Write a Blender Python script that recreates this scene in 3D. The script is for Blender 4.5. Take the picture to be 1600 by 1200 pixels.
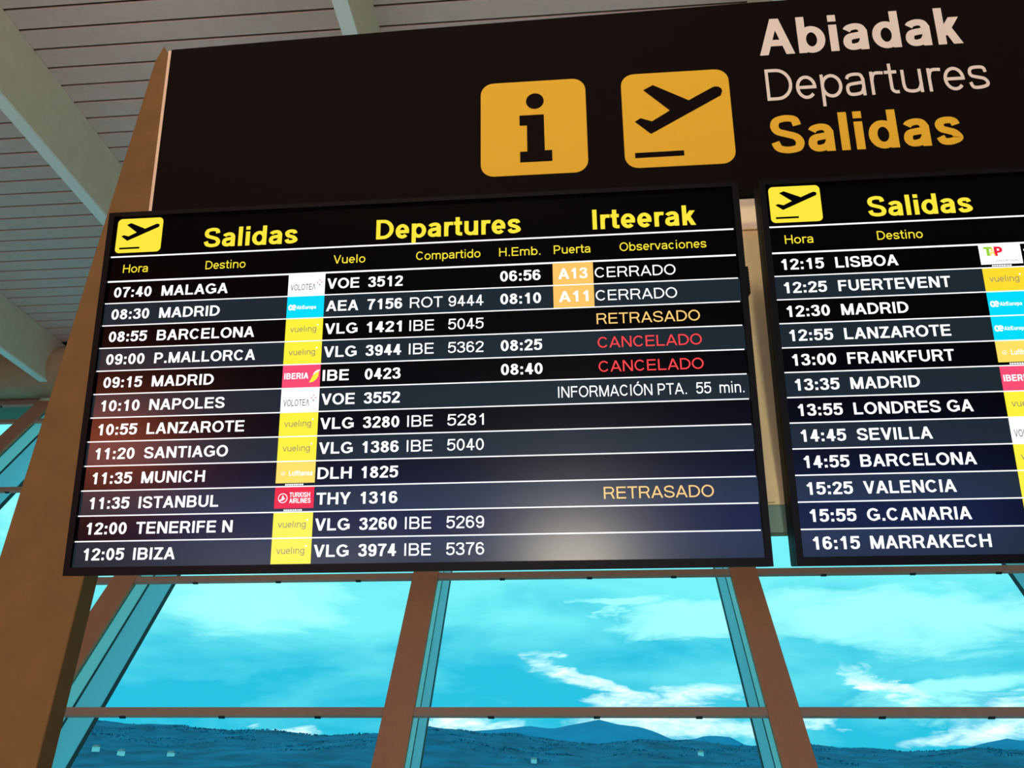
import bpy, bmesh, math, random
from mathutils import Vector, Matrix, noise
from mathutils.geometry import tessellate_polygon

for o in list(bpy.data.objects): bpy.data.objects.remove(o)
sc = bpy.context.scene
COL = sc.collection
random.seed(7)
EYE = 1.6                      # eye height of the photographer above the hall floor

# ------------------------------------------------------------------ camera
cd = bpy.data.cameras.new('camera'); cam = bpy.data.objects.new('camera', cd); COL.objects.link(cam)
cd.sensor_width = 36.0; cd.lens = 36.0*1204.63/1600.0
cd.clip_start = 0.05; cd.clip_end = 20000
r_ = Vector((0.99674, 0.08053, 0.00509)); u_ = Vector((0.03139, -0.44512, 0.89492)); f_ = Vector((-0.07433, 0.89184, 0.4462))
cam.matrix_world = Matrix(((r_.x, u_.x, -f_.x, 0), (r_.y, u_.y, -f_.y, 0), (r_.z, u_.z, -f_.z, EYE), (0, 0, 0, 1)))
sc.camera = cam
sc.view_settings.view_transform = 'Standard'; sc.view_settings.look = 'None'
sc.view_settings.exposure = 0.0; sc.view_settings.gamma = 1.0; sc.view_settings.use_curve_mapping = False

def lin(c):
    return tuple((v/255/12.92 if v/255 <= .04045 else ((v/255+.055)/1.055)**2.4) for v in c)
def lin4(c): return lin(c)+(1.0,)

# ------------------------------------------------------------------ world: overcast sky with bright breaks
w = bpy.data.worlds.new('sky'); sc.world = w; w.use_nodes = True
nt = w.node_tree; nt.nodes.clear(); N = nt.nodes; L = nt.links
def mth(op, a, b=None, c=None, clamp=False):
    n = N.new('ShaderNodeMath'); n.operation = op; n.use_clamp = clamp
    for i, v in enumerate((a, b, c)):
        if v is None: continue
        if isinstance(v, (int, float)): n.inputs[i].default_value = v
        else: L.new(v, n.inputs[i])
    return n.outputs[0]
tc = N.new('ShaderNodeTexCoord'); sp = N.new('ShaderNodeSeparateXYZ'); L.new(tc.outputs['Generated'], sp.inputs[0])
az = mth('MULTIPLY', mth('ARCTAN2', sp.outputs[0], sp.outputs[1]), 57.2958)
el = mth('MULTIPLY', mth('ARCSINE', sp.outputs[2]), 57.2958)
cb = N.new('ShaderNodeCombineXYZ'); L.new(mth('MULTIPLY', az, .10), cb.inputs[0]); L.new(mth('MULTIPLY', el, .33), cb.inputs[1])
def noi(scale, detail, rough, off=0.0, dist=0.0):
    v = N.new('ShaderNodeVectorMath'); v.operation = 'ADD'; L.new(cb.outputs[0], v.inputs[0]); v.inputs[1].default_value = (off, off*.7, off)
    n = N.new('ShaderNodeTexNoise'); n.inputs['Scale'].default_value = scale; n.inputs['Detail'].default_value = detail
    n.inputs['Roughness'].default_value = rough; n.inputs['Distortion'].default_value = dist
    L.new(v.outputs[0], n.inputs['Vector']); return n.outputs['Fac']
n1 = noi(.8, 7, .55, 3.1, .3); n2 = noi(2.2, 8, .62, 9.3, .4); n3 = noi(1.4, 7, .6, 17.0, .5)
waz = mth('ADD', az, mth('MULTIPLY', mth('SUBTRACT', n2, .5), 10.0))
wel = mth('ADD', el, mth('MULTIPLY', mth('SUBTRACT', n3, .5), 5.0))
def blob(a, e, ra, re, tilt=0.0):
    da = mth('SUBTRACT', waz, a); de = mth('SUBTRACT', mth('SUBTRACT', wel, e), mth('MULTIPLY', da, tilt))
    d = mth('SQRT', mth('ADD', mth('POWER', mth('ABSOLUTE', mth('DIVIDE', da, ra)), 2.0), mth('POWER', mth('ABSOLUTE', mth('DIVIDE', de, re)), 2.0)))
    return mth('SUBTRACT', 1.0, mth('MULTIPLY', d, d), clamp=True)
def mx(lst):
    r = lst[0]
    for q in lst[1:]: r = mth('MAXIMUM', r, q)
    return r
white = mx([blob(-1.0, 6.1, 2.6, .9, -.28), blob(2.2, 5.2, 3.2, .9, -.2), blob(5.5, 4.0, 6.5, 1.1, .12), blob(6.0, 2.4, 9.0, 1.2),
            blob(19.5, 5.0, 2.6, .8, -.5), blob(25.5, 2.9, 6.0, .9, .15), blob(14.5, 2.8, 2.0, .9), blob(-20, 2.0, 3.0, .5), blob(-7.5, 2.6, 4.0, .5),
            blob(150, 8, 25, 3), blob(-110, 12, 20, 3), blob(80, 10, 12, 2)])
pale = mx([blob(22.0, 8.9, 13.0, 1.9, -.05), blob(3.5, 10.6, 4.5, .6), blob(8.5, 9.3, 6.0, 1.1), blob(-23, 10.0, 7.0, 2.4),
           blob(24, 4.6, 6.0, 1.2, .15), blob(-32, 16, 8, 6), blob(170, 20, 40, 6), blob(-100, 25, 40, 6), blob(90, 18, 20, 4)])
base = N.new('ShaderNodeValToRGB'); L.new(mth('ADD', n1, mth('MULTIPLY', mth('SUBTRACT', el, 7.5), .035)), base.inputs[0])
base.color_ramp.elements[0].position = .33; base.color_ramp.elements[0].color = (.07, .64, .84, 1)
base.color_ramp.elements[1].position = .68; base.color_ramp.elements[1].color = (.62, 1.06, 1.05, 1)
def mixc(f, a, b):
    m = N.new('ShaderNodeMixRGB'); L.new(f, m.inputs[0]); L.new(a, m.inputs[1])
    if isinstance(b, tuple): m.inputs[2].default_value = b
    else: L.new(b, m.inputs[2])
    return m.outputs[0]
pf = mth('MULTIPLY', mth('SMOOTHSTEP' if False else 'MULTIPLY', pale, 1.25, clamp=True), .9)
n4 = noi(5.0, 9, .68, 23.0, .6)
wf = mth('MULTIPLY', mth('MULTIPLY', white, mth('SUBTRACT', mth('ADD', mth('MULTIPLY', n4, 2.6), n2), 1.15), clamp=True), .95)
c1 = mixc(pf, base.outputs[0], (1.35, 1.30, 1.15, 1))
c2 = mixc(wf, c1, (3.7, 1.7, 1.5, 1))
bg = N.new('ShaderNodeBackground'); L.new(c2, bg.inputs[0]); L.new(mth('ADD', 1.0, mth('MULTIPLY', mth('DIVIDE', mth('SUBTRACT', el, 14.0), 40.0, clamp=True), 1.1)), bg.inputs[1])   # an overcast sky is brighter towards the zenith
wo = N.new('ShaderNodeOutputWorld'); L.new(bg.outputs[0], wo.inputs[0])

# ------------------------------------------------------------------ hall lamps (warm, high over the concourse behind the viewer)
def area(name, loc, rot, size, power, col, sy=None):
    l = bpy.data.lights.new(name, 'AREA'); l.size = size; l.energy = power; l.color = col
    if sy: l.shape = 'RECTANGLE'; l.size_y = sy
    o = bpy.data.objects.new(name, l); o.location = loc; o.rotation_euler = rot; COL.objects.link(o); return o
WARM = (1.0, .82, .56)
area('hall_lamp', (-4.5, -4.5, 7.6), (math.radians(28), 0, 0), 3.0, 92, WARM)
area('hall_lamp', (-1.2, -4.5, 7.6), (math.radians(28), 0, 0), 3.0, 92, WARM)
area('hall_lamp', (6.0, -4.5, 7.6), (math.radians(28), 0, 0), 3.0, 92, WARM)
# unseen lamps: shop glows mirrored in the glossy screens, and added fills
area('added_lamp', (.0, -8.0, .16), (math.radians(105), 0, 0), 1.1, 330, (1.0, .90, .66), .45)
area('added_lamp', (-7.9, -9.0, 2.1), (math.radians(92), 0, math.radians(-30)), 1.4, 190, (1.0, .20, .09), .6)
area('added_lamp', (-1.0, -3.6, 6.4), (math.radians(62), 0, 0), 3.0, 62, (1.0, .80, .56), 1.2)  # added fill for the gap panel and the post
area('blue_reflection_lamp', (0, -11.0, .35), (math.radians(95), 0, 0), 16.0, 520, (.14, .26, 1.0), .5)  # added so the lowest screen rows pick up a blue reflection
area('added_lamp', (-2.5, -3.2, .7), (math.radians(100), 0, 0), 2.0, 40, (1.0, .84, .5), 1.0)  # added low fill for the lower post
area('added_lamp', (8.5, -.5, 1.3), (math.radians(90), 0, math.radians(83)), 2.0, 60, (1.0, .84, .5), 1.6)  # added side fill for the post's right face
# unseen fill lamps added to brighten the slatted ceiling
for x in (-9, -3, 3, 9): area('ceiling_fill_lamp', (x, -2.5, 4.2), (math.radians(172), 0, 0), 1.5, 150, (1.0, .80, .66))

# ------------------------------------------------------------------ helpers
MATS = {}
def mat(name, col, rough=.6, spec=.4, metal=0.0, grain=0.0, gscale=30.0, bump=0.0, emis=None, estr=1.0, gcol=None, coord='Object'):
    if name in MATS: return MATS[name]
    m = bpy.data.materials.new(name); m.use_nodes = True; t = m.node_tree; b = t.nodes['Principled BSDF']
    c = lin4(col); b.inputs['Base Color'].default_value = c
    b.inputs['Roughness'].default_value = rough; b.inputs['Specular IOR Level'].default_value = spec; b.inputs['Metallic'].default_value = metal
    if emis is not None:
        b.inputs['Emission Color'].default_value = lin4(emis); b.inputs['Emission Strength'].default_value = estr
    if grain > 0 or bump > 0:
        tcx = t.nodes.new('ShaderNodeTexCoord'); n = t.nodes.new('ShaderNodeTexNoise')
        n.inputs['Scale'].default_value = gscale; n.inputs['Detail'].default_value = 6; n.inputs['Roughness'].default_value = .65
        t.links.new(tcx.outputs[coord], n.inputs['Vector'])
        if grain > 0:
            rp = t.nodes.new('ShaderNodeValToRGB'); t.links.new(n.outputs['Fac'], rp.inputs[0])
            g = gcol and lin(gcol)
            rp.color_ramp.elements[0].position = .35; rp.color_ramp.elements[1].position = .65
            rp.color_ramp.elements[0].color = tuple(v*(1-grain) for v in c[:3])+(1,)
            rp.color_ramp.elements[1].color = (g+(1,)) if g else tuple(min(1, v*(1+grain)) for v in c[:3])+(1,)
            t.links.new(rp.outputs[0], b.inputs['Base Color'])
        if bump > 0:
            bp = t.nodes.new('ShaderNodeBump'); bp.inputs['Strength'].default_value = bump; bp.inputs['Distance'].default_value = .002
            t.links.new(n.outputs['Fac'], bp.inputs['Height']); t.links.new(bp.outputs[0], b.inputs['Normal'])
    MATS[name] = m; return m

class MB:
    """collects geometry for ONE mesh object, several materials allowed"""
    def __init__(s): s.v = []; s.f = []; s.mi = []; s.mats = []
    def m(s, mt):
        if mt not in s.mats: s.mats.append(mt)
        return s.mats.index(mt)
    def add(s, vs, fs, mt):
        k = len(s.v); i = s.m(mt); s.v += [tuple(v) for v in vs]; s.f += [tuple(k+a for a in f) for f in fs]; s.mi += [i]*len(fs); return s
    def box(s, x0, x1, y0, y1, z0, z1, mt):
        vs = [(x, y, z) for z in (z0, z1) for y in (y0, y1) for x in (x0, x1)]
        return s.add(vs, [(0, 2, 3, 1), (4, 5, 7, 6), (0, 1, 5, 4), (2, 6, 7, 3), (0, 4, 6, 2), (1, 3, 7, 5)], mt)
    def flat(s, pts, y, mt):           # polygon in the x-z plane facing -y (pts counter-clockwise seen from -y)
        a = sum(p[0]*q[1]-q[0]*p[1] for p, q in zip(pts, pts[1:]+pts[:1]))
        if a < 0: pts = pts[::-1]
        s.add([(p[0], y, p[1]) for p in pts], [(t if (pts[t[1]][0]-pts[t[0]][0])*(pts[t[2]][1]-pts[t[0]][1])-(pts[t[1]][1]-pts[t[0]][1])*(pts[t[2]][0]-pts[t[0]][0]) > 0 else t[::-1]) for t in tessellate_polygon([[Vector((p[0], p[1], 0)) for p in pts]])], mt); return s
    def rect(s, x0, x1, z0, z1, y, mt): return s.add([(x0, y, z0), (x1, y, z0), (x1, y, z1), (x0, y, z1)], [(0, 1, 2, 3)], mt)
    def build(s, name, parent=None, loc=(0, 0, 0), bevel=0):
        me = bpy.data.meshes.new(name); me.from_pydata(s.v, [], s.f)
        for mt in s.mats: me.materials.append(mt)
        me.polygons.foreach_set('material_index', s.mi); me.update()
        o = bpy.data.objects.new(name, me); COL.objects.link(o); o.location = loc
        if parent: o.parent = parent
        if bevel:
            md = o.modifiers.new('bevel', 'BEVEL'); md.width = bevel; md.segments = 2; md.limit_method = 'ANGLE'
        return o
def shell(x0, x1, z0, z1, r, n=6):     # rounded rectangle outline
    pts = []
    for cx, cz, a0 in ((x1-r, z0+r, -90), (x1-r, z1-r, 0), (x0+r, z1-r, 90), (x0+r, z0+r, 180)):
        for i in range(n+1):
            a = math.radians(a0+90*i/n); pts.append((cx+r*math.cos(a), cz+r*math.sin(a)))
    return pts
def circ(cx, cz, rx, rz=None, n=24): return [(cx+rx*math.cos(6.28318*i/n), cz+(rz or rx)*math.sin(6.28318*i/n)) for i in range(n)]
def empty(name, loc, rot=(0, 0, 0)):
    o = bpy.data.objects.new(name, None); o.location = loc; o.rotation_euler = rot; o.empty_display_size = .1; COL.objects.link(o); return o
def tag(o, label=None, cat=None, group=None, kind=None):
    if label: o['label'] = label
    if cat: o['category'] = cat
    if group: o['group'] = group
    if kind: o['kind'] = kind
    return o

# ---- lettering: every glyph is drawn as monoline strokes (cap height 100, x-height 72), weight w
def _rib(P, w, closed=False):
    h = w/2; n = len(P); A = []; Bq = []; qv = .80 if w > 15 else .95     # horizontal strokes are thinner than stems
    for i in range(n):
        b = P[i]; a = P[i-1] if (i or closed) else None; c = P[(i+1) % n] if (i < n-1 or closed) else None
        ds = []
        for p, q in ((a, b), (b, c)):
            if p is None or q is None: continue
            d = math.hypot(q[0]-p[0], q[1]-p[1])
            if d > 1e-6: ds.append(((q[0]-p[0])/d, (q[1]-p[1])/d))
        if len(ds) == 1: ds *= 2
        nx = -(ds[0][1]+ds[1][1]); ny = ds[0][0]+ds[1][0]
        k = max(1+ds[0][0]*ds[1][0]+ds[0][1]*ds[1][1], .3)
        A.append((b[0]+nx*h/k, b[1]+ny*h*qv/k)); Bq.append((b[0]-nx*h/k, b[1]-ny*h*qv/k))
    vs = A+Bq; fs = []
    for i in range(n if closed else n-1):
        j = (i+1) % n; fs.append((n+i, n+j, j, i))
    return vs, fs
def _arc(cx, cy, rx, ry, a0, a1):
    m = max(3, int(abs(a1-a0)/15)); return [(cx+rx*math.cos(math.radians(a0+(a1-a0)*i/m)), cy+ry*math.sin(math.radians(a0+(a1-a0)*i/m))) for i in range(m+1)]
def _cat(P, m=5):
    out = []
    Q = [P[0]]+P+[P[-1]]
    for i in range(1, len(Q)-2):
        p0, p1, p2, p3 = Q[i-1:i+3]
        for k in range(m):
            t = k/m; out.append(tuple(.5*(2*p1[c]+(p2[c]-p0[c])*t+(2*p0[c]-5*p1[c]+4*p2[c]-p3[c])*t*t+(3*p1[c]-p0[c]-3*p2[c]+p3[c])*t**3) for c in (0, 1)))
    return out+[P[-1]]
ADV = dict(zip('ABCDEFGHIKLMNOPRSTUVYZ', (99, 99, 101, 101, 92, 85, 108, 101, 39, 99, 84, 116, 101, 108, 92, 101, 93, 86, 101, 92, 92, 86)))
ADV.update(dict(zip('abcdefghiklmnoprstuvz', (78, 84, 77, 84, 78, 46, 84, 84, 37, 77, 37, 124, 84, 84, 84, 54, 76, 47, 84, 76, 70))))
ADV.update({'.': 39, ':': 42, ' ': 39, '\u00d3': 108, '\u039b': 94, '\u00e6': 122, '\u0131': 37})
for _c in '0123456789': ADV[_c] = 78
def glyph(ch, w):
    h = w/2; adv = ADV[ch]; sb = 8 if w > 15 else 9
    l = sb+h; r = adv-sb-h; m = adv/2; hy = h*(.80 if w > 15 else .95); T = 100-hy; B = hy; X = 73-hy; o = []
    lo = sb*.6+h; ro = adv-sb*.6-h          # round sides sit a little further out
    def L(*p): o.append(_rib([p[i:i+2] for i in range(0, len(p), 2)], w))
    def S(*p): o.append(_rib(_cat([p[i:i+2] for i in range(0, len(p), 2)]), w))
    def E(cx, cy, rx, ry, a0, a1): o.append(_rib(_arc(cx, cy, rx, ry, a0, a1), w))
    def D(x0, y0, x1, y1):
        k = h*math.hypot(x1-x0, y1-y0)/abs(y1-y0); o.append(([(x0-k, y0), (x0+k, y0), (x1+k, y1), (x1-k, y1)], [(0, 1, 2, 3)]))
    def O(cx, cy, rx, ry): o.append(_rib(_arc(cx, cy, rx, ry, 0, 360)[:-1], w, True))
    def dot(x, y): o.append(([(x-h*1.02, y-h*1.02), (x+h*1.02, y-h*1.02), (x+h*1.02, y+h*1.02), (x-h*1.02, y+h*1.02)], [(0, 1, 2, 3)]))
    def bowl(y0, y1, x0, x1):               # stem side x0 to right extreme x1
        rx = min((y1-y0)/2*1.02, x1-x0-2); c = x1-rx
        L(x0, y1, c, y1); E(c, (y0+y1)/2, rx, (y1-y0)/2, 90, -90); L(c, y0, x0, y0)
    k1 = h*1.07
    if ch in 'A\u039b':
        D(3+k1, 0, m, 100); D(adv-3-k1, 0, m, 100)
        if ch == 'A': L(m-24, 29+h*.3, m+24, 29+h*.3)
    elif ch == 'B': L(l, 0, l, 100); bowl(52, T, l, r-3); bowl(B, 52, l, r+1)
    elif ch == 'C': E(m, 50, m-lo, T-50, 38, 322)
    elif ch == 'D': L(l, 0, l, 100); bowl(B, T, l, ro)
    elif ch in 'EF':
        L(l, 0, l, 100); L(l, T, r+h, T); L(l, 52, r+h-4, 52)
        if ch == 'E': L(l, B, r+h+1, B)
    elif ch == 'G': E(m, 50, m-lo, T-50, 38, 318); L(r, 12, r, 53); L(m+2, 53-hy, r+h, 53-hy)
    elif ch == 'H': L(l, 0, l, 100); L(r, 0, r, 100); L(l, 52, r, 52)
    elif ch == 'I': L(m, 0, m, 100)
    elif ch == 'K': L(l, 0, l, 100); D(l+2, 34, r-3, 100); D(r+1, 0, l+22, 62)
    elif ch == 'L': L(l, 0, l, 100); L(l, B, r+h+2, B)
    elif ch == 'M': L(l, 0, l, 100); L(r, 0, r, 100); D(l+1, 100, m, 0); D(r-1, 100, m, 0)
    elif ch == 'N': L(l, 0, l, 100); L(r, 0, r, 100); D(l+1, 100, r-1, 0)
    elif ch in 'O\u00d3':
        O(m, 50, m-lo, T-50+.8)
        if ch != 'O': D(m-4, 106, m+8, 124)
    elif ch == 'P': L(l, 0, l, 100); bowl(44, T, l, r+1)
    elif ch == 'R': L(l, 0, l, 100); bowl(47, T, l, r-1); D(r+2, 0, r-20, 50)
    elif ch == 'S': S(lo, 30, lo+8, 14, m-4, B, m+14, B+1, ro-5, 14, ro, 28, ro-9, 42, m, 50, lo+9, 58, lo+2, 72, lo+8, 86, m-6, T, m+10, T, ro-8, 87, ro-3, 72)
    elif ch == 'T': L(m, 0, m, 100); L(4, T, adv-4, T)
    elif ch == 'U': L(l, 100, l, 38); L(r, 100, r, 38); E(m, 38, r-m, 38-B, 180, 360)
    elif ch == 'V': D(3+k1, 100, m, 0); D(adv-3-k1, 100, m, 0)
    elif ch == 'Y': D(3+k1, 100, m, 38); D(adv-3-k1, 100, m, 38); L(m, 0, m, 44)
    elif ch == 'Z': L(6, T, adv-6, T); L(6, B, adv-4, B); D(l+3, B, r-3, T)
    elif ch == '0': O(m, 50, m-lo-1, T-50+.5)
    elif ch == '1': L(m+6, 0, m+6, 100); S(m+5, 92, m-6, 80, m-20, 73-h*.4)
    elif ch == '2': S(lo+1, 70, lo+5, 84, m-5, T, m+8, T-.5, ro-2, 84, ro-1, 70, ro-10, 52, m-4, 34, lo+8, 18, lo+2, B); L(lo-h+1, B, ro+h-1, B)
    elif ch == '3': S(lo+1, 74, lo+6, 87, m-2, T, ro-8, 89, ro-4, 75, ro-10, 60, m-6, 53); S(m-6, 53, m+8, 51, ro-3, 42, ro, 28, ro-6, 13, m, B, lo+5, 12, lo, 28)
    elif ch == '4': L(adv*.64, 0, adv*.64, 100); D(lo+3, 27, adv*.64-2, 100); L(lo-h+2, 23+hy, adv-5, 23+hy)
    elif ch == '5': L(lo+6, T, ro-1+h, T); D(lo+2, 46, lo+8, 100); S(lo+3, 50, m-8, 62, m+4, 64, ro-3, 54, ro, 34, ro-6, 15, m-1, B, lo+6, 12, lo, 26)
    elif ch == '6': O(m, 33, m-lo-1, 33-B); S(ro-3, 76, m+12, 91, m, T, lo+7, 86, lo+1, 62, lo+1, 34)
    elif ch == '9': O(m, 67, m-lo-1, 33-B); S(lo+3, 24, m-12, 9, m, B, ro-7, 14, ro-1, 38, ro-1, 66)
    elif ch == '7': L(lo-h+1, T, ro+h, T); S(ro, T-2, m+8, 66, m-4, 34, m-8, 0)
    elif ch == '8': O(m, 75.5-h*.1, m-lo-5, 24.5-h*.9); O(m, 28+h*.1, m-lo-1, 28-B+h*.1)
    elif ch == 'a': S(lo+1, 54, lo+7, X-4, m-1, X, r-7, X-3, r, 50); L(r, 54, r, 0); S(r, 41, m+4, 39.5, lo+6, 35, lo, 22, lo+5, B+3, m-6, B, r-9, B+5, r, 26)
    elif ch == 'b': L(l, 0, l, 100); O(m+2, 36, m+2-l, X-36)
    elif ch == 'd': L(r, 0, r, 100); O(m-2, 36, r-m+2, X-36)
    elif ch == 'p': L(l, -27, l, 73); O(m+2, 36, m+2-l, X-36)
    elif ch == 'g': L(r, -6, r, 73); O(m-2, 37, r-m+2, X-37); S(r, 0, r-3, -16, m, -27+h, lo+8, -18, lo+4, -8)
    elif ch == 'c': E(m, 36, m-lo, X-36, 42, 318)
    elif ch == 'e': E(m, 36, m-lo, X-36, 0, 318); L(lo, 36, ro+h*.95, 36) if w < 15 else L(lo, 34, ro+h*.9, 34)
    elif ch == 'f': S(adv-2, T, m+6, T-1, m, 84, m, 60, m, 0); L(3, 73-hy, adv-4, 73-hy)
    elif ch in 'hn':
        L(l, 0, l, 100 if ch == 'h' else 73); S(l, 48, l+10, X-4, m+4, X, r-5, X-6, r, 46, r, 20, r, 0)
    elif ch == 'm':
        q = adv/2; L(l, 0, l, 73); S(l, 48, l+7, X-4, l+22, X, q-4, X-6, q, 46, q, 20, q, 0); S(q, 48, q+7, X-4, q+22, X, r-4, X-6, r, 46, r, 20, r, 0)
    elif ch in 'i\u0131':
        L(m, 0, m, 73)
        if ch == 'i': L(m, 100-w*.85, m, 100)
    elif ch == 'k': L(l, 0, l, 100); D(l+2, 24, r-2, 73); D(r+1, 0, l+17, 45)
    elif ch == 'l': L(m, 0, m, 100)
    elif ch == 'o': O(m, 36, m-lo, X-36)
    elif ch == 'r': L(l, 0, l, 73); S(l, 44, l+6, X-5, l+18, X, adv-1, X-1)
    elif ch == 's': S(lo, 22, lo+7, B+2, m, B, ro-5, B+5, ro-1, 20, ro-10, 31, m, 36, lo+7, 42, lo+2, 53, lo+8, X-3, m, X, ro-8, X-3, ro-3, 51)
    elif ch == 't': S(adv-3, B+.5, m+8, B+1, m-1, 14, m-2, 30, m-2, 95); L(3, 73-hy, adv-4, 73-hy)
    elif ch == 'u': L(r, 0, r, 73); S(r, 26, r-10, B+4, m-4, B, l+5, B+6, l, 27, l, 50, l, 73)
    elif ch == 'v': D(2+k1, 73, m, 0); D(adv-2-k1, 73, m, 0)
    elif ch == 'z': L(5, 73-hy, adv-5, 73-hy); L(5, B, adv-5, B); D(l+2, B, r-2, 73-hy)
    elif ch == '\u00e6': O(37, 36, 33-h, X-36); E(84, 36, 34-h, X-36, 0, 318); L(52, 36, 116, 36)
    elif ch == '.': dot(m, h)
    elif ch == ':': dot(m, h+1); dot(m, 72-h)
    return adv, o
def put_text(mb, txt, x, z, cap, mt, width=None, bold=True, y=0.0, w=None, **k):
    """x: left edge, z: baseline, cap: capital height, width: ink width"""
    w = (20.5 if bold else 13) if w is None else w
    pen = 0; prims = []
    for ch in txt:
        adv, o = glyph(ch, w); prims += [([(pen+p[0], p[1]) for p in V], F) for V, F in o]; pen += adv
    a = min(p[0] for V, F in prims for p in V); b = max(p[0] for V, F in prims for p in V)
    s = cap/100; sx = width/(b-a) if width else s
    for i, (V, F) in enumerate(prims):       # overlapping strokes of one glyph are kept a hair apart
        mb.add([(x+(p[0]-a)*sx, y-1.5e-5*(i % 7), z+p[1]*s) for p in V], F, mt)
    return sx*(b-a)
def text_part(name, txt, x, z, cap, mt, parent, **k):
    mb = MB(); put_text(mb, txt, x, z, cap, mt, **k); return mb.build(name, parent)

# ------------------------------------------------------------------ materials
M_slat = mat('ceiling_slat_paint', (190, 172, 164), .7, .3, grain=.05, gscale=9)
M_dark = mat('ceiling_void', (22, 18, 16), .9, .1)
M_beam = mat('beam_paint', (196, 190, 166), .65, .3, grain=.05, gscale=6)
M_under = mat('underside_daylight_tone', (212, 222, 216), .5, .4)  # window light on the beam undersides, put into a paler colour
M_corn = mat('cornice_paint', (176, 146, 112), .6, .3, grain=.06, gscale=5)
M_post = mat('post_paint', (108, 81, 44), .75, .15, grain=.10, gscale=11, bump=.1)
M_cap = mat('mullion_brown_paint', (160, 122, 94), .7, .12, grain=.05, gscale=12)
M_fin = mat('fin_aluminium', (250, 244, 240), .5, .4)
M_fin2 = mat('fin_aluminium_outer', (196, 218, 230), .5, .4)
M_gask = mat('black_gasket', (20, 26, 32), .6, .3)
M_bar = mat('transom_paint', (150, 132, 116), .6, .3, grain=.06, gscale=14)
M_floor = mat('floor_stone', (180, 168, 150), .35, .4, grain=.08, gscale=3)
M_wall = mat('wall_plaster', (104, 88, 72), .8, .2, grain=.05, gscale=3)
M_bez = mat('bezel_plastic', (5, 4, 3), .5, .10)
M_glassb = mat('screen_glass', (2, 2, 2), .21, .16)
def emat(name, c, s=1.0): return mat(name, (2, 2, 2), .21, .16, emis=c, estr=s)
E_row0 = M_glassb
E_row1 = emat('screen_slate', (30, 40, 48))
E_white = emat('screen_white', (255, 255, 255), 1.15)
E_yel = emat('screen_yellow', (255, 232, 62), 1.0)
E_tile_y = emat('screen_tile_yellow', (255, 243, 60), 1.0)
E_tile_o = emat('screen_tile_amber_yellow', (255, 222, 48), 1.0)
E_tile_l = emat('screen_tile_light_orange', (255, 226, 100), 1.0)
E_cyan = emat('screen_cyan', (0, 222, 252), 1.0)
E_red = emat('screen_pink_red', (250, 78, 118), 1.0)
E_tred = emat('screen_red', (240, 32, 56), 1.0)
E_grey = emat('screen_grey', (150, 138, 110), 1.0)
E_dgrey = emat('screen_mid_grey', (112, 112, 116), 1.0)
E_pink = emat('screen_pink', (232, 130, 150), 1.0)
E_gate = emat('screen_orange', (255, 200, 104), 1.0)
E_delay = emat('screen_pale_orange', (255, 205, 120), 1.05)
E_canc = emat('screen_alarm_red', (255, 70, 74), 1.05)
E_lime = emat('screen_lime', (150, 214, 50), 1.0)
M_sign = mat('sign_dark_brown', (13, 7, 5), .6, .04, grain=.05, gscale=60)
M_syel = mat('sign_yellow_vinyl', (222, 176, 42), .6, .15)
M_swht = mat('sign_cream_vinyl', (222, 212, 190), .6, .15)
M_trim = mat('sign_light_trim', (214, 186, 150), .5, .3)
M_beige = mat('panel_beige', (240, 222, 168), .7, .2, grain=.06, gscale=7)
M_greyg = mat('panel_grey_green', (128, 160, 142), .7, .2, grain=.04, gscale=9)

def glass(name, tint):
    m = bpy.data.materials.new(name); m.use_nodes = True; t = m.node_tree; t.nodes.clear()
    tr = t.nodes.new('ShaderNodeBsdfTransparent'); tr.inputs[0].default_value = tint+(1,)
    gl = t.nodes.new('ShaderNodeBsdfGlossy'); gl.inputs['Roughness'].default_value = .03
    mi = t.nodes.new('ShaderNodeMixShader'); mi.inputs[0].default_value = .02
    o = t.nodes.new('ShaderNodeOutputMaterial')
    t.links.new(tr.outputs[0], mi.inputs[1]); t.links.new(gl.outputs[0], mi.inputs[2]); t.links.new(mi.outputs[0], o.inputs[0]); return m
M_glass = glass('tinted_glass', (.56, .94, .975))

# ------------------------------------------------------------------ room shell
X0, X1, YB, ZC = -16.1, 16.2, -12.0, 6.5+EYE
MB().box(X0, X1, YB, 6.62, -.2, 0, M_floor).build('floor')['kind'] = 'structure'
MB().box(X0, X1, YB-.2, YB, 0, ZC+.3, M_wall).build('wall_back')['kind'] = 'structure'
MB().add([(X0, YB, 0), (X0, 6.62, 0), (X0, 11.4, ZC-.7), (X0, 11.4, ZC+.3), (X0, YB, ZC+.3), (X0-.2, YB, 0), (X0-.2, 6.62, 0), (X0-.2, 11.4, ZC-.7), (X0-.2, 11.4, ZC+.3), (X0-.2, YB, ZC+.3)],
         [(0, 1, 2, 3, 4), (9, 8, 7, 6, 5)], M_wall).build('wall_left')['kind'] = 'structure'
MB().add([(X1, YB, 0), (X1, 6.62, 0), (X1, 11.4, ZC-.7), (X1, 11.4, ZC+.3), (X1, YB, ZC+.3), (X1+.2, YB, 0), (X1+.2, 6.62, 0), (X1+.2, 11.4, ZC-.7), (X1+.2, 11.4, ZC+.3), (X1+.2, YB, ZC+.3)],
         [(4, 3, 2, 1, 0), (5, 6, 7, 8, 9)], M_wall).build('wall_right')['kind'] = 'structure'
ce = empty('ceiling', (0, 0, ZC)); ce['kind'] = 'structure'
MB().box(X0, X1, YB, 11.6, .06, .26, M_dark).build('ceiling_void', ce)
PIT = .23075; y_first = 5.782
sl = MB().box(X0, X1, 0, PIT-.032, -.001, .03, M_slat)
first = None; k = -77
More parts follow.
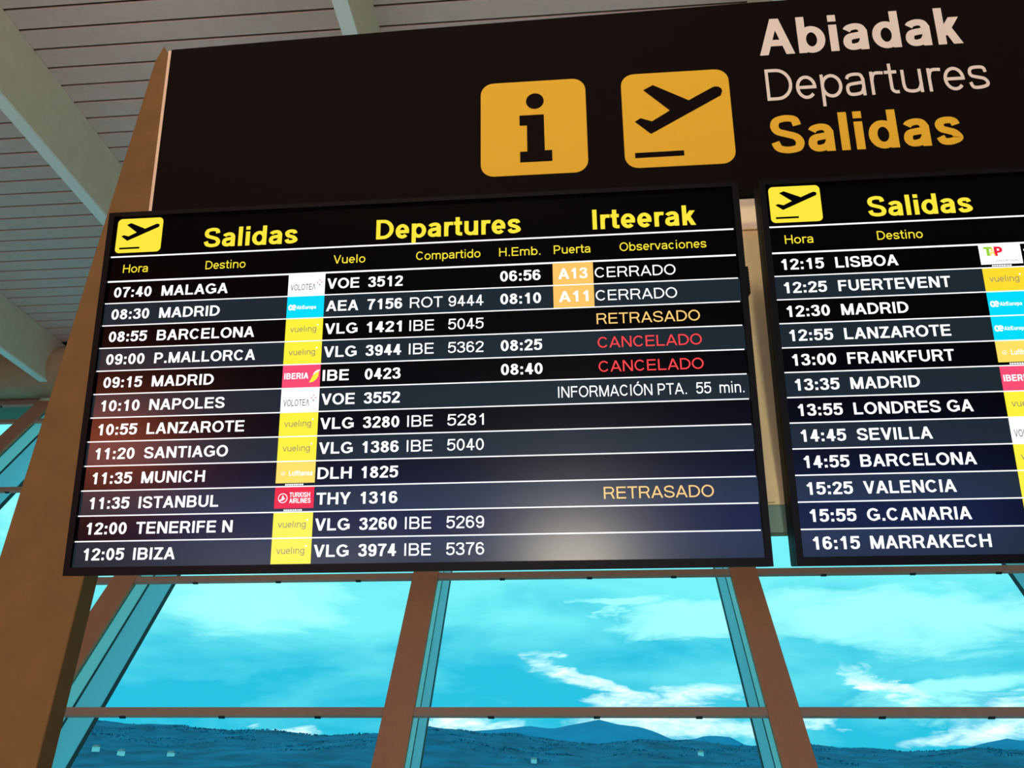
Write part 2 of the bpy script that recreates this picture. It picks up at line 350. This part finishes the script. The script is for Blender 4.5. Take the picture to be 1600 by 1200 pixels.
while y_first+k*PIT < 10.72:
    y = y_first+k*PIT+.008
    if first is None: first = sl.build('slat', ce, (0, y, 0))
    else:
        o = first.copy(); o.location = (0, y, 0); COL.objects.link(o)
    k += 1
bm0 = None
for x in (-15.6, -12.2, -8.72, -5.37, -1.81, 1.85, 5.3, 8.75, 12.2):
    if bm0 is None: bm0 = MB().box(-.065, .065, YB+.2, 11.0, -.76, -.002, M_beam).build('beam', ce, (x, 0, 0), .008); us0 = MB().box(-.066, .066, YB+.2, 11.0, -.785, -.761, M_under).build('beam_underside_strip', ce, (x, 0, 0))  # thin strip added to carry the window-lit underside tone
    else:
        for q in (bm0, us0): o = q.copy(); o.location = (x, 0, 0); COL.objects.link(o)
# rounded cornice along the head of the glazing
cn = MB(); R = .44; n = 18; vs = []; fs = []
for xx in (X0, X1):
    for i in range(n): a = 2*math.pi*i/n; vs.append((xx, 11.08+R*math.cos(a), ZC-.46+R*math.sin(a)))
fs = [(i, (i+1) % n, n+(i+1) % n, n+i) for i in range(n)]+[tuple(range(n))[::-1], tuple(range(n, 2*n))]
cn.add(vs, fs, M_corn); t1 = cn.build('trim_1'); t1['kind'] = 'structure'
for p in t1.data.polygons: p.use_smooth = len(p.vertices) == 4

# ------------------------------------------------------------------ leaning glass facade
MT = .57027; FB = (0, 8.0, .538+EYE)
ZB, ZT = -2.52, 6.0
mulx = [-16.0, -12.5, -8.93, -5.43, -1.75, 1.90, 5.42, 9.0, 12.6, 16.0]
bars = [ZB+.04, -1.80, -.052, 1.757, 3.58, 5.40, ZT-.05]
def rotx(a): return (a, 0, 0)
proto = None
for i, x in enumerate(mulx):
    e = empty('trim_%d' % (i+2), (x, FB[1], FB[2]), rotx(-MT)); e['kind'] = 'structure'
    if proto is None:
        proto = [MB().box(-.15, .15, 0, .05, ZB, ZT, M_cap).build('inner_cap', e, bevel=.006),
                 MB().box(-.145, .145, .075, .26, ZB, ZT, M_fin).build('inner_fin', e),
                 MB().box(-.147, .147, .26, .295, ZB, ZT, M_gask).build('gasket', e),
                 MB().box(-.145, .145, .295, .68, ZB, ZT, M_fin2).build('outer_fin', e),
                 MB().box(-.15, .15, .68, .745, ZB, ZT, M_gask).build('edge_gasket', e)]
    else:
        for p in proto:
            c = p.copy(); c.parent = e; COL.objects.link(c)
for i in range(len(mulx)-1):
    xa, xb = mulx[i]+.15, mulx[i+1]-.15
    e = empty('window_%d' % (i+1), ((xa+xb)/2, FB[1], FB[2]), rotx(-MT)); e['kind'] = 'structure'; hw = (xb-xa)/2
    for a, b in zip(bars, bars[1:]):
        MB().box(-hw-.01, hw+.01, .052, .064, a+.02, b-.02, M_glass).build('pane', e)
    for j, z in enumerate(bars):
        MB().box(-hw, hw, .006, .05 if j < len(bars)-1 else .3, z-.046, z+(.046 if j < len(bars)-1 else .42), M_bar).build('transom', e, bevel=.004)
        for cx in (-.55*hw, .05*hw, .62*hw):
            MB().box(cx-.03, cx+.03, .02, .048, z-.055, z-.0465, M_gask).build('setting_clip', e)

# ------------------------------------------------------------------ support post and gap panel
def poly_prism(mb, pts, y0, y1, mt):
    a = sum(p[0]*q[1]-q[0]*p[1] for p, q in zip(pts, pts[1:]+pts[:1]))
    if a < 0: pts = pts[::-1]
    n = len(pts); vs = [(p[0], y0, p[1]) for p in pts]+[(p[0], y1, p[1]) for p in pts]
    fs = [tuple(range(n)), tuple(range(n, 2*n))[::-1]]+[(i, n+i, n+(i+1) % n, (i+1) % n) for i in range(n)]
    return mb.add(vs, fs, mt)
pc = -1.40
po = empty('support_post', (pc, 1.95, 0))
tag(po, 'tall brown post with oblique pointed top at left end of the hanging sign', 'post')
poly_prism(MB(), [(-.150, 0), (.107, 0), (.107, 3.70), (-.078, 4.02), (-.108, 4.069), (-.126, 3.99), (-.148, 2.0)], 0, .064, M_post).build('shaft', po, bevel=.004)
MB().box(-.17, .13, -.02, .09, -.0, .08, M_cap).build('foot_plate', po)

SW, SH = 1.66, .934
STILT, GTILT = .21114, .19662
rail = empty('mounting_panel', (.55, 1.862, 0))
tag(rail, 'narrow beige mounting panel behind the gap between both departure screens', 'panel')
MB().box(-.16, .16, 0, .04, 1.412+EYE, 1.524+EYE, M_beige).build('upper_plate', rail)
MB().box(-.16, .16, 0, .04, .580+EYE, 1.406+EYE, M_beige).build('lower_plate', rail)
MB().box(-.16, .16, .004, .04, .512+EYE, .580+EYE, M_greyg).build('end_flange', rail)['label'] = 'grey green end flange'
MB().box(-.095, -.060, -.008, 0, .584+EYE, 1.405+EYE, M_beige).build('cover_strip', rail)
MB().box(-1.84, 2.2, .042, .085, 1.16+EYE, 1.22+EYE, M_bez).build('cross_rail', rail)

# ------------------------------------------------------------------ departure boards
PLANE = [(0.204, 0.182), (0.297, 0.132), (0.618, 0.318), (0.838, 0.197), (0.868, 0.186), (0.900, 0.190), (0.925, 0.210), (0.932, 0.240), (0.915, 0.286),
         (0.251, 0.654), (0.109, 0.516), (0.164, 0.481), (0.268, 0.521), (0.438, 0.416)]
BAR = [(0.094, 0.845), (0.539, 0.843), (0.539, 0.896), (0.094, 0.898)]
def icon(mb, x, z, wdt, hgt, y, mbg, mfg, sh, r=.12):
    mb.flat(shell(x, x+wdt, z-hgt, z, r*min(wdt, hgt)), y, mbg)
    for poly in sh: mb.flat([(x+p[0]*wdt, z-p[1]*hgt) for p in poly], y-.0006, mfg)

H0, HR = .0715, .0622            # first row line, row height (distance down from the first rule)
BOT = .8375                      # lower outer edge
def board(u0, label, rows, heads, titles, extra):
    """local frame: x right, z up along the tilted screen, -y towards the hall"""
    bx = -1.22705+u0+SW/2
    base = Vector((bx, 1.62218+BOT*math.sin(STILT), 1.23314+EYE-BOT*math.cos(STILT)))
    B = empty('departure_board', base, (STILT, 0, 0)); tag(B, label, 'departure board', 'departure boards under the sign')
    ux = lambda u: u-SW/2
    vz = lambda v: BOT-v
    V0, V1 = -.1165, .8175
    hs = MB()
    hs.box(ux(-.0155), ux(SW+.0155), .006, .050, vz(BOT), vz(V0-.012), M_bez); hs.build('housing', B, bevel=.003)
    # frame: four mitred bars around the glass
    fr = MB(); o0 = (ux(-.0155), ux(SW+.0155), vz(BOT), vz(V0-.012)); i0 = (ux(0), ux(SW), vz(V1), vz(V0))
    oc = [(o0[0], o0[2]), (o0[1], o0[2]), (o0[1], o0[3]), (o0[0], o0[3])]; ic = [(i0[0], i0[2]), (i0[1], i0[2]), (i0[1], i0[3]), (i0[0], i0[3])]
    vs = [(x, -.008, z) for x, z in oc]+[(x, -.008+.0, z) for x, z in ic]+[(x, .006, z) for x, z in oc]+[(x, .004, z) for x, z in ic]
    fs = []
    for i in range(4):
        j = (i+1) % 4; fs += [(i, j, 4+j, 4+i), (4+i, 4+j, 12+j, 12+i), (i, 8+i, 8+j, j)]
    fr.add(vs, fs, M_bez); fr.build('bezel', B)
    MB().box(ux(0), ux(SW), .001, .005, vz(V1), vz(V0), M_glassb).build('screen', B)
    y = .0006; yt = -.0002
    # header
    hp = MB().rect(ux(0), ux(SW), vz(-.001), vz(V0), y, M_glassb).build('header_band', B)
    ib = MB(); icon(ib, ux(.0085), vz(-.1118), .1285, .1005, yt, E_yel, M_glassb, [PLANE, BAR]); ib.build('departure_icon', hp)
    for tx, tu, tw in titles: text_part('title_text', tx, ux(tu), vz(-.0165), .056, E_yel, hp, width=tw, y=yt, w=21)
    h2 = MB().rect(ux(0), ux(SW), vz(H0), vz(0), y, M_glassb).build('column_header_band', B)
    for tx, tu, tw in heads: text_part('column_title_text', tx, ux(tu), vz(.0472), .0238, E_yel, h2, width=tw, y=yt, w=13)
    for v, th in [(0, .0042), (H0, .0046)]+[(H0+HR*i, .0030) for i in range(1, 12)]:
        MB().rect(ux(.0), ux(SW-.004), vz(v+th/2), vz(v-th/2), -.0001, E_white).build('divider_line', B)
    for i, (tm, dest, dw, logo, fl, num, share, snum, hemb, gate, rem) in enumerate(rows):
        vt = H0+HR*i; vb = vt+HR; bl = vz(vt+.0456); cap = .0288
        rb = MB().rect(ux(0), ux(SW), vz(vb), vz(vt), y, E_row1 if i % 2 else E_row0).build('flight_row', B)
        text_part('time_text', tm, ux(.0215+.0004*i), bl, cap, E_white, rb, width=.104, y=yt)
        text_part('destination_text', dest, ux(.1535), bl, cap, E_white, rb, width=dw, y=yt)
        if logo: logo_tile(logo, ux(.4990), vz(vb)+.0014, .0985, HR-.003, yt, rb)
        if fl: text_part('flight_code_text', fl, ux(.6035), bl, cap, E_white, rb, width=.0855 if fl != 'IBE' else .068, y=yt)
        if num: text_part('flight_number_text', num, ux(.7125), bl, cap, E_white, rb, width=.0915, y=yt)
        if share: text_part('shared_code_text', share, ux(.8240), bl, cap, E_white, rb, width=.0635 if share == 'IBE' else .085, y=yt, w=13.5)
        if snum: text_part('shared_number_text', snum, ux(.9240), bl, cap, E_white, rb, width=.0905, y=yt, w=13)
        if hemb: text_part('boarding_time_text', hemb, ux(1.0578), bl, cap, E_white, rb, width=.104, y=yt)
        if gate:
            g = MB().rect(ux(1.1932), ux(1.2962), vz(vb)+.0014, vz(vt)-.0016, yt, E_gate)
            put_text(g, gate, ux(1.207), bl, cap, E_white, width=.0745, y=yt-.0004); g.build('gate_tile', rb)
        for tx, tu, tw, mt in rem: text_part('remark_text', tx, ux(tu), bl, cap-.0006, mt, rb, width=tw, y=yt, w=12.5)
    if extra:
        lt = MB().box(ux(SW+.0155), ux(SW+.0265), .012, .044, vz(.172), vz(.098), M_bez)
        for q in range(9): lt.box(ux(SW+.0265), ux(SW+.0285), .016, .040, vz(.168-.0076*q), vz(.1645-.0076*q), M_bez)
        lt.build('speaker_grille', B, bevel=.002)
    MB().box(-.25, .25, .05, .075 if extra else .085, .40, .62, M_bez).build('wall_bracket', B)
    return B

def logo_tile(kind, x, z, wd, hg, y, parent):
    mb = MB(); t = y-.0004
    def T(txt, fx, fz, fcap, m, fw=None, **k): put_text(mb, txt, x+fx*wd, z+fz*hg, fcap*hg, m, width=fw*wd if fw else None, y=t, **k)
    def bg(m, lo=0.0): mb.rect(x, x+wd, z+lo*hg, z+hg, y, m)
    def small(x0, x1):
        q = x0
        rr = random.Random(5)
        while q < x1:
            s_ = rr.uniform(.02, .05); mb.rect(x+q*wd, x+min(q+s_, x1)*wd, z+.02*hg, z+.085*hg, t, E_white); q += s_+.012
    if kind == 'volotea':
        bg(E_white); T('VOLOTE\u039b', .07, .24, .29, E_dgrey, .68, w=15)
        for dx, dz, m in ((0, .11, E_pink), (0, -.11, E_dgrey), (-.055, 0, E_pink), (.055, 0, E_pink)):
            cx, cz = x+(.855+dx)*wd, z+(.58+dz)*hg; mb.flat([(cx-.0024, cz), (cx, cz-.0024), (cx+.0024, cz), (cx, cz+.0024)], t, m)
    elif kind == 'air':
        bg(E_cyan); T('\u00e6', .04, .36, .36, E_white, .22, w=22); T('AirEuropa', .27, .40, .17, E_white, .52, w=22)
    elif kind.startswith('vueling'):
        bg(E_tile_o if kind.endswith('o') else E_tile_y); T('vuel\u0131ng', .13, .40, .27, E_grey, .70, w=12); mb.flat(circ(x+.865*wd, z+.70*hg, .0024, n=10), t, E_white)
    elif kind == 'iberia':
        bg(E_red); T('IBERIA', .05, .38, .27, E_white, .64, w=24)
        mb.flat([(x+p*wd, z+q*hg) for p, q in ((.71, .20), (.76, .36), (.80, .50), (.88, .62), (.96, .70), (.95, .48), (.90, .34), (.82, .24))], t, E_tile_y)
        mb.flat([(x+p*wd, z+q*hg) for p, q in ((.80, .52), (.84, .66), (.91, .75), (.99, .78), (.97, .71), (.88, .63))], t, E_white)
    elif kind == 'lufthansa':
        bg(E_tile_l, .12); mb.flat(circ(x+.18*wd, z+.52*hg, .0052), t, E_white); mb.flat(circ(x+.18*wd, z+.52*hg, .0042), t-.0002, E_tile_l)
        mb.flat([(x+p*wd, z+q*hg) for p, q in ((.15, .50), (.17, .52), (.205, .575), (.19, .51), (.165, .485))], t-.0004, E_white)
        T('Lufthansa', .33, .42, .22, E_white, .60, w=20); small(.25, .72)
    elif kind == 'turkish':
        bg(E_tred, .13); mb.flat(circ(x+.21*wd, z+.55*hg, .0118), t, E_white); mb.flat(circ(x+.21*wd, z+.55*hg, .0100), t-.0002, E_tred)
        mb.flat([(x+p*wd, z+q*hg) for p, q in ((.13, .43), (.20, .45), (.28, .53), (.245, .56), (.215, .68), (.185, .60), (.19, .53), (.13, .47))], t-.0004, E_white)
        T('TURKISH', .38, .58, .20, E_white, .52, w=21); T('AIRLINES', .38, .34, .20, E_white, .54, w=21); small(.25, .72)
    elif kind == 'tap':
        bg(E_white, .12); T('T', .11, .50, .40, E_lime, .20, w=28); T('A', .24, .50, .36, E_tile_l, .14, w=20); T('P', .36, .48, .42, E_tred, .20, w=28)
        T('AIRPORTUGAL', .36, .22, .09, E_dgrey, .56, bold=False); small(.25, .72)
    return mb.build('airline_logo_tile', parent)

W_, D_, C_ = E_white, E_delay, E_canc
rows1 = [
 ('07:40', 'MALAGA', .182, 'volotea', 'VOE', '3512', '', '', '06:56', 'A13', [('CERRADO', 1.300, .2035, W_)]),
 ('08:30', 'MADRID', .165, 'air', 'AEA', '7156', 'ROT', '9444', '08:10', 'A11', [('CERRADO', 1.300, .2035, W_)]),
 ('08:55', 'BARCELONA', .263, 'vueling', 'VLG', '1421', 'IBE', '5045', '', '', [('RETRASADO', 1.300, .2555, D_)]),
 ('09:00', 'P.MALLORCA', .270, 'vueling', 'VLG', '3944', 'IBE', '5362', '08:25', '', [('CANCELADO', 1.300, .2555, C_)]),
 ('09:15', 'MADRID', .165, 'iberia', 'IBE', '0423', '', '', '08:40', '', [('CANCELADO', 1.300, .2555, C_)]),
 ('10:10', 'NAPOLES', .199, 'volotea', 'VOE', '3552', '', '', '', '', [('INFORMACI\u00d3N PTA.', 1.1985, .3115, W_), ('55', 1.533, .0355, W_), ('min.', 1.589, .058, W_)]),
 ('10:55', 'LANZAROTE', .255, 'vueling', 'VLG', '3280', 'IBE', '5281', '', '', []),
 ('11:20', 'SANTIAGO', .218, 'vueling', 'VLG', '1386', 'IBE', '5040', '', '', []),
 ('11:35', 'MUNICH', .164, 'lufthansa', 'DLH', '1825', '', '', '', '', []),
 ('11:35', 'ISTANBUL', .204, 'turkish', 'THY', '1316', '', '', '', '', [('RETRASADO', 1.300, .2565, D_)]),
 ('12:00', 'TENERIFE N', .245, 'vueling', 'VLG', '3260', 'IBE', '5269', '', '', []),
 ('12:05', 'IBIZA', .106, 'vueling', 'VLG', '3974', 'IBE', '5376', '', '', [])]
heads1 = [('Hora', .0387, .0694), ('Destino', .2683, .110), ('Vuelo', .6173, .0853), ('Compartido', .8376, .1694), ('H.Emb.', 1.0558, .107), ('Puerta', 1.1975, .0936), ('Observaciones', 1.366, .219)]
titles1 = [('Salidas', .2572, .259), ('Departures', .7292, .384), ('Irteerak', 1.2997, .264)]
def r2(t, d, wd, lg, fl=''): return (t, d, wd, lg, fl, '', '', '', '', '', [])
rows2 = [r2('12:15', 'LISBOA', .151, 'tap', 'TAP'), r2('12:25', 'FUERTEVENT', .267, 'vueling_o', 'VLG'), r2('12:30', 'MADRID', .159, 'air'), r2('12:55', 'LANZAROTE', .249, 'air'),
 r2('13:00', 'FRANKFURT', .248, 'lufthansa'), r2('13:35', 'MADRID', .160, 'iberia'), r2('13:55', 'LONDRES GA', .272, 'vueling'), r2('14:45', 'SEVILLA', .171, 'volotea'),
 r2('14:55', 'BARCELONA', .260, 'vueling'), r2('15:25', 'VALENCIA', .206, 'vueling'), r2('15:55', 'G.CANARIA', .230, 'vueling'), r2('16:15', 'MARRAKECH', .263, 'vueling')]
board(0, 'left departures screen, whole in view, listing flights 07:40 MALAGA to 12:05 IBIZA', rows1, heads1, titles1, True)
board(SW+.0834, 'right departures screen cut by the frame, listing 12:15 LISBOA to 16:15 MARRAKECH', rows2, [('Hora', .0370, .0695), ('Destino', .2627, .110), ('Vuelo', .6173, .0853)], [('Salidas', .2495, .2532)], False)

# ------------------------------------------------------------------ overhead sign
gb = .416
G = empty('overhead_sign', (0, 1.73817+gb*math.sin(GTILT), 1.92854+EYE-gb*math.cos(GTILT)), (GTILT, 0, 0))
tag(G, 'large dark brown sign with yellow pictograms and cream lettering above both screens', 'sign')
gz = lambda v: gb-v
ua, ub = -1.283, 2.62
poly_prism(MB(), [(ua, 0), (ub, 0), (ub, gz(-.262)), (.6, gz(-.2400)), (-.46, gz(-.2235)), (ua, gz(-.2065))], 0, .08, M_sign).build('sign_box', G, bevel=.003)
MB().box(ua-.010, ua-.0005, .002, .075, 0, gz(-.2035), M_trim).build('edge_trim', G)['label'] = 'thin light edge trim'
mb = MB(); icon(mb, -.249, gz(.001), .3266, .3275, -.0008, M_syel, M_sign, [[(0.369, 0.370), (0.600, 0.370), (0.602, 0.753), (0.670, 0.753), (0.670, 0.868), (0.370, 0.868), (0.370, 0.756), (0.438, 0.756), (0.438, 0.479), (0.369, 0.479)], [(p[0], p[1]) for p in circ(.518, .221, .085)]], .125)
mb.build('information_pictogram', G)
mb = MB(); icon(mb, .1875, gz(-.002), .3275, .3265, -.0008, M_syel, M_sign, [PLANE, BAR], .125)
mb.build('departures_pictogram', G)
text_part('basque_text', 'Abiadak', .617, gz(-.041), .131, M_swht, G, width=.603, y=-.0008, w=21.5)
text_part('english_text', 'Departures', .6245, gz(.120), .1105, M_swht, G, width=.647, y=-.0008, w=10.5)
text_part('spanish_text', 'Salidas', .6215, gz(.301), .128, M_syel, G, width=.547, y=-.0008, w=21.5)

# ------------------------------------------------------------------ outdoors: ground, wooded hill, mountains
M_for = mat('forest_haze_teal', (12, 74, 100), .95, .05, grain=.40, gscale=.035, coord='Object')
M_mtn = mat('mountain_haze_blue', (6, 98, 134), .95, .05, grain=.12, gscale=.004)  # distance haze is put into the base colour, for the forest too
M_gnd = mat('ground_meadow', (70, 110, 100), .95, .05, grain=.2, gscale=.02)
M_bounce = mat('bounce_concrete', (160, 166, 166), .9, .1, grain=.06, gscale=.3)
MB().box(-120, 120, 9, 160, -5.9, -5.6, M_bounce).build('bounce_apron')['kind'] = 'structure'  # unseen pale slab added to bounce sky light onto the fins
MB().add([(-9000, 14, -6), (9000, 14, -6), (9000, 9000, -6), (-9000, 9000, -6)], [(0, 1, 2, 3)], M_gnd).build('ground')['kind'] = 'structure'
near = [(-1400, 60), (-900, 62), (-643, 53.4), (-596, 48.3), (-543, 42.6), (-474, 39.1), (-413, 36.4), (-321, 28.9), (-243, 30.5), (-185, 41), (-142, 39), (-111, 34.3), (-43, 28.9), (17, 24.3), (69, 30.6), (124, 28.7), (189, 23.6), (262, 25), (293, 20.6), (325, 19.4), (367, 16.9), (422, 18.4), (456, 19.2), (495, 19.4), (900, 30), (1400, 40)]
far = [(-6000, 200), (-2500, 150), (-1500, 90), (-690, 108), (-526, 153.5), (-355, 167.8), (-251, 176), (-126, 163.7), (-14, 179), (40, 188), (89, 199), (130, 190), (166, 179.7), (279, 170), (344, 155), (430, 120), (530, 124), (563, 136.7), (620, 137), (694, 129), (757, 94), (1136, 60), (1557, 55), (1688, 74), (1832, 108), (1920, 124), (1989, 114), (2600, 160), (6000, 220)]
def prof(P, x):
    for a, b in zip(P, P[1:]):
        if a[0] <= x <= b[0]:
            t = (x-a[0])/(b[0]-a[0]); return a[1]+(b[1]-a[1])*t
    return P[0][1] if x < P[0][0] else P[-1][1]
def terrain(name, P, D, xs, depth, amp, fr, mt, z0):
    vs = []; fs = []; ny = 22
    ys = [i/(ny-1) for i in range(ny)]
    for x in xs:
        for t in ys:
            s = math.sin(min(t/.62, 1)*math.pi/2)**1.25 if t <= .62 else math.cos((t-.62)/.38*math.pi/2)
            Y = D+(t-.62)*depth
            X = x*Y/D if t < .62 else x*(1+(t-.62)*.3)
            h = z0+(prof(P, x)+EYE-z0)*s
            nz = noise.fractal(Vector((X*fr, Y*fr, 3.3)), .9, 2.1, 4)
            vs.append((X, Y, h+nz*amp*(min(1, abs(t-.62)*5)*.9+.10)*min(1, t*4)))
    nx = len(xs)
    for i in range(nx-1):
        for j in range(ny-1): a = i*ny+j; fs.append((a, a+ny, a+ny+1, a+1))
    o = MB().add(vs, fs, mt).build(name)
    for p in o.data.polygons: p.use_smooth = True
    return o
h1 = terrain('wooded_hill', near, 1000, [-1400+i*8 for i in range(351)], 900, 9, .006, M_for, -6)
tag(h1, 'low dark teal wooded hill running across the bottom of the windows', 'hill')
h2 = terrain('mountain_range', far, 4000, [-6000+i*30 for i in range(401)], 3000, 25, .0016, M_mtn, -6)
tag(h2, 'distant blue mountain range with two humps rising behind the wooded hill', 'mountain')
# tree crowns over the hill: nobody could count them
rr = random.Random(3)
vs = []; fs = []
ico = [(0, 0, 1), (.9, 0, .3), (.28, .85, .3), (-.72, .53, .3), (-.72, -.53, .3), (.28, -.85, .3), (0, 0, -.6)]
icf = [(0, 1, 2), (0, 2, 3), (0, 3, 4), (0, 4, 5), (0, 5, 1), (6, 2, 1), (6, 3, 2), (6, 4, 3), (6, 5, 4), (6, 1, 5)]
for i in range(20000):
    x = rr.uniform(-800, 640)
    t = .62 if i < 3600 else rr.uniform(.2, .62)
    s = math.sin(min(t/.62, 1)*math.pi/2)**1.25; Y = 1000+(t-.62)*900; X = x*Y/1000
    h = -6+(prof(near, x)+EYE+6)*s+noise.fractal(Vector((X*.006, Y*.006, 3.3)), .9, 2.1, 4)*9*(min(1, abs(t-.62)*5)*.9+.10)*min(1, t*4)
    r = rr.uniform(.5, 1.25)*(.6+.4*Y/1000); k = len(vs); hh = rr.uniform(.9, 1.5)
    if i < 3600 and rr.random() < .04: r *= 2.0
    for a in ico: vs.append((X+a[0]*r*rr.uniform(.8, 1.2), Y+a[1]*r, h+a[2]*r*hh-.6))
    fs += [tuple(k+q for q in f) for f in icf]
M_tree = mat('tree_crown', (20, 88, 118), .95, .05, grain=.4, gscale=.03)
tr = MB().add(vs, fs, M_tree).build('forest')
tag(tr, 'dense dark forest of tiny tree crowns covering the wooded hill', 'trees', kind='stuff')
# a few pale farmhouses on the slope
M_hw = mat('farmhouse_wall', (215, 225, 225), .9, .1); M_hr = mat('farmhouse_roof', (120, 110, 110), .9, .1)
for (x, z, dep, lab) in ((-590, 11.1, .14, 'pale farmhouse low on the hill nearest the brown post, leftmost of all'), (-557, 11.3, .14, 'pale farmhouse on the hill just right of the leftmost one'),
                         (-494, 11.5, .15, 'pale farmhouse on the hill right of the leftmost pair'), (-55, 13.3, .20, 'pale farmhouse on the hill below the tallest mountain hump'),
                         (137, 17.4, .26, 'small pale farmhouse on the hill just left of the right brown mullion')):
    Y = 1000+(dep-.62)*900; X = x*Y/1000; zz = (z)*Y/1000+EYE
    s = math.sin(dep/.62*math.pi/2)**1.25; g = -6+(prof(near, x)+EYE+6)*s+noise.fractal(Vector((X*.006, Y*.006, 3.3)), .9, 2.1, 4)*9
    e = empty('farmhouse', (X, Y-2, g-.8)); tag(e, lab, 'house', 'farmhouses on the hill')
    MB().box(-2, 2, -1.5, 1.5, 0, 3.2, M_hw).build('wall', e)
    MB().add([(-2.2, -1.7, 3.2), (2.2, -1.7, 3.2), (2.2, 1.7, 3.2), (-2.2, 1.7, 3.2), (-2.2, 0, 4.3), (2.2, 0, 4.3)], [(0, 1, 5, 4), (2, 3, 4, 5), (0, 4, 3), (1, 2, 5), (0, 3, 2, 1)], M_hr).build('roof', e)
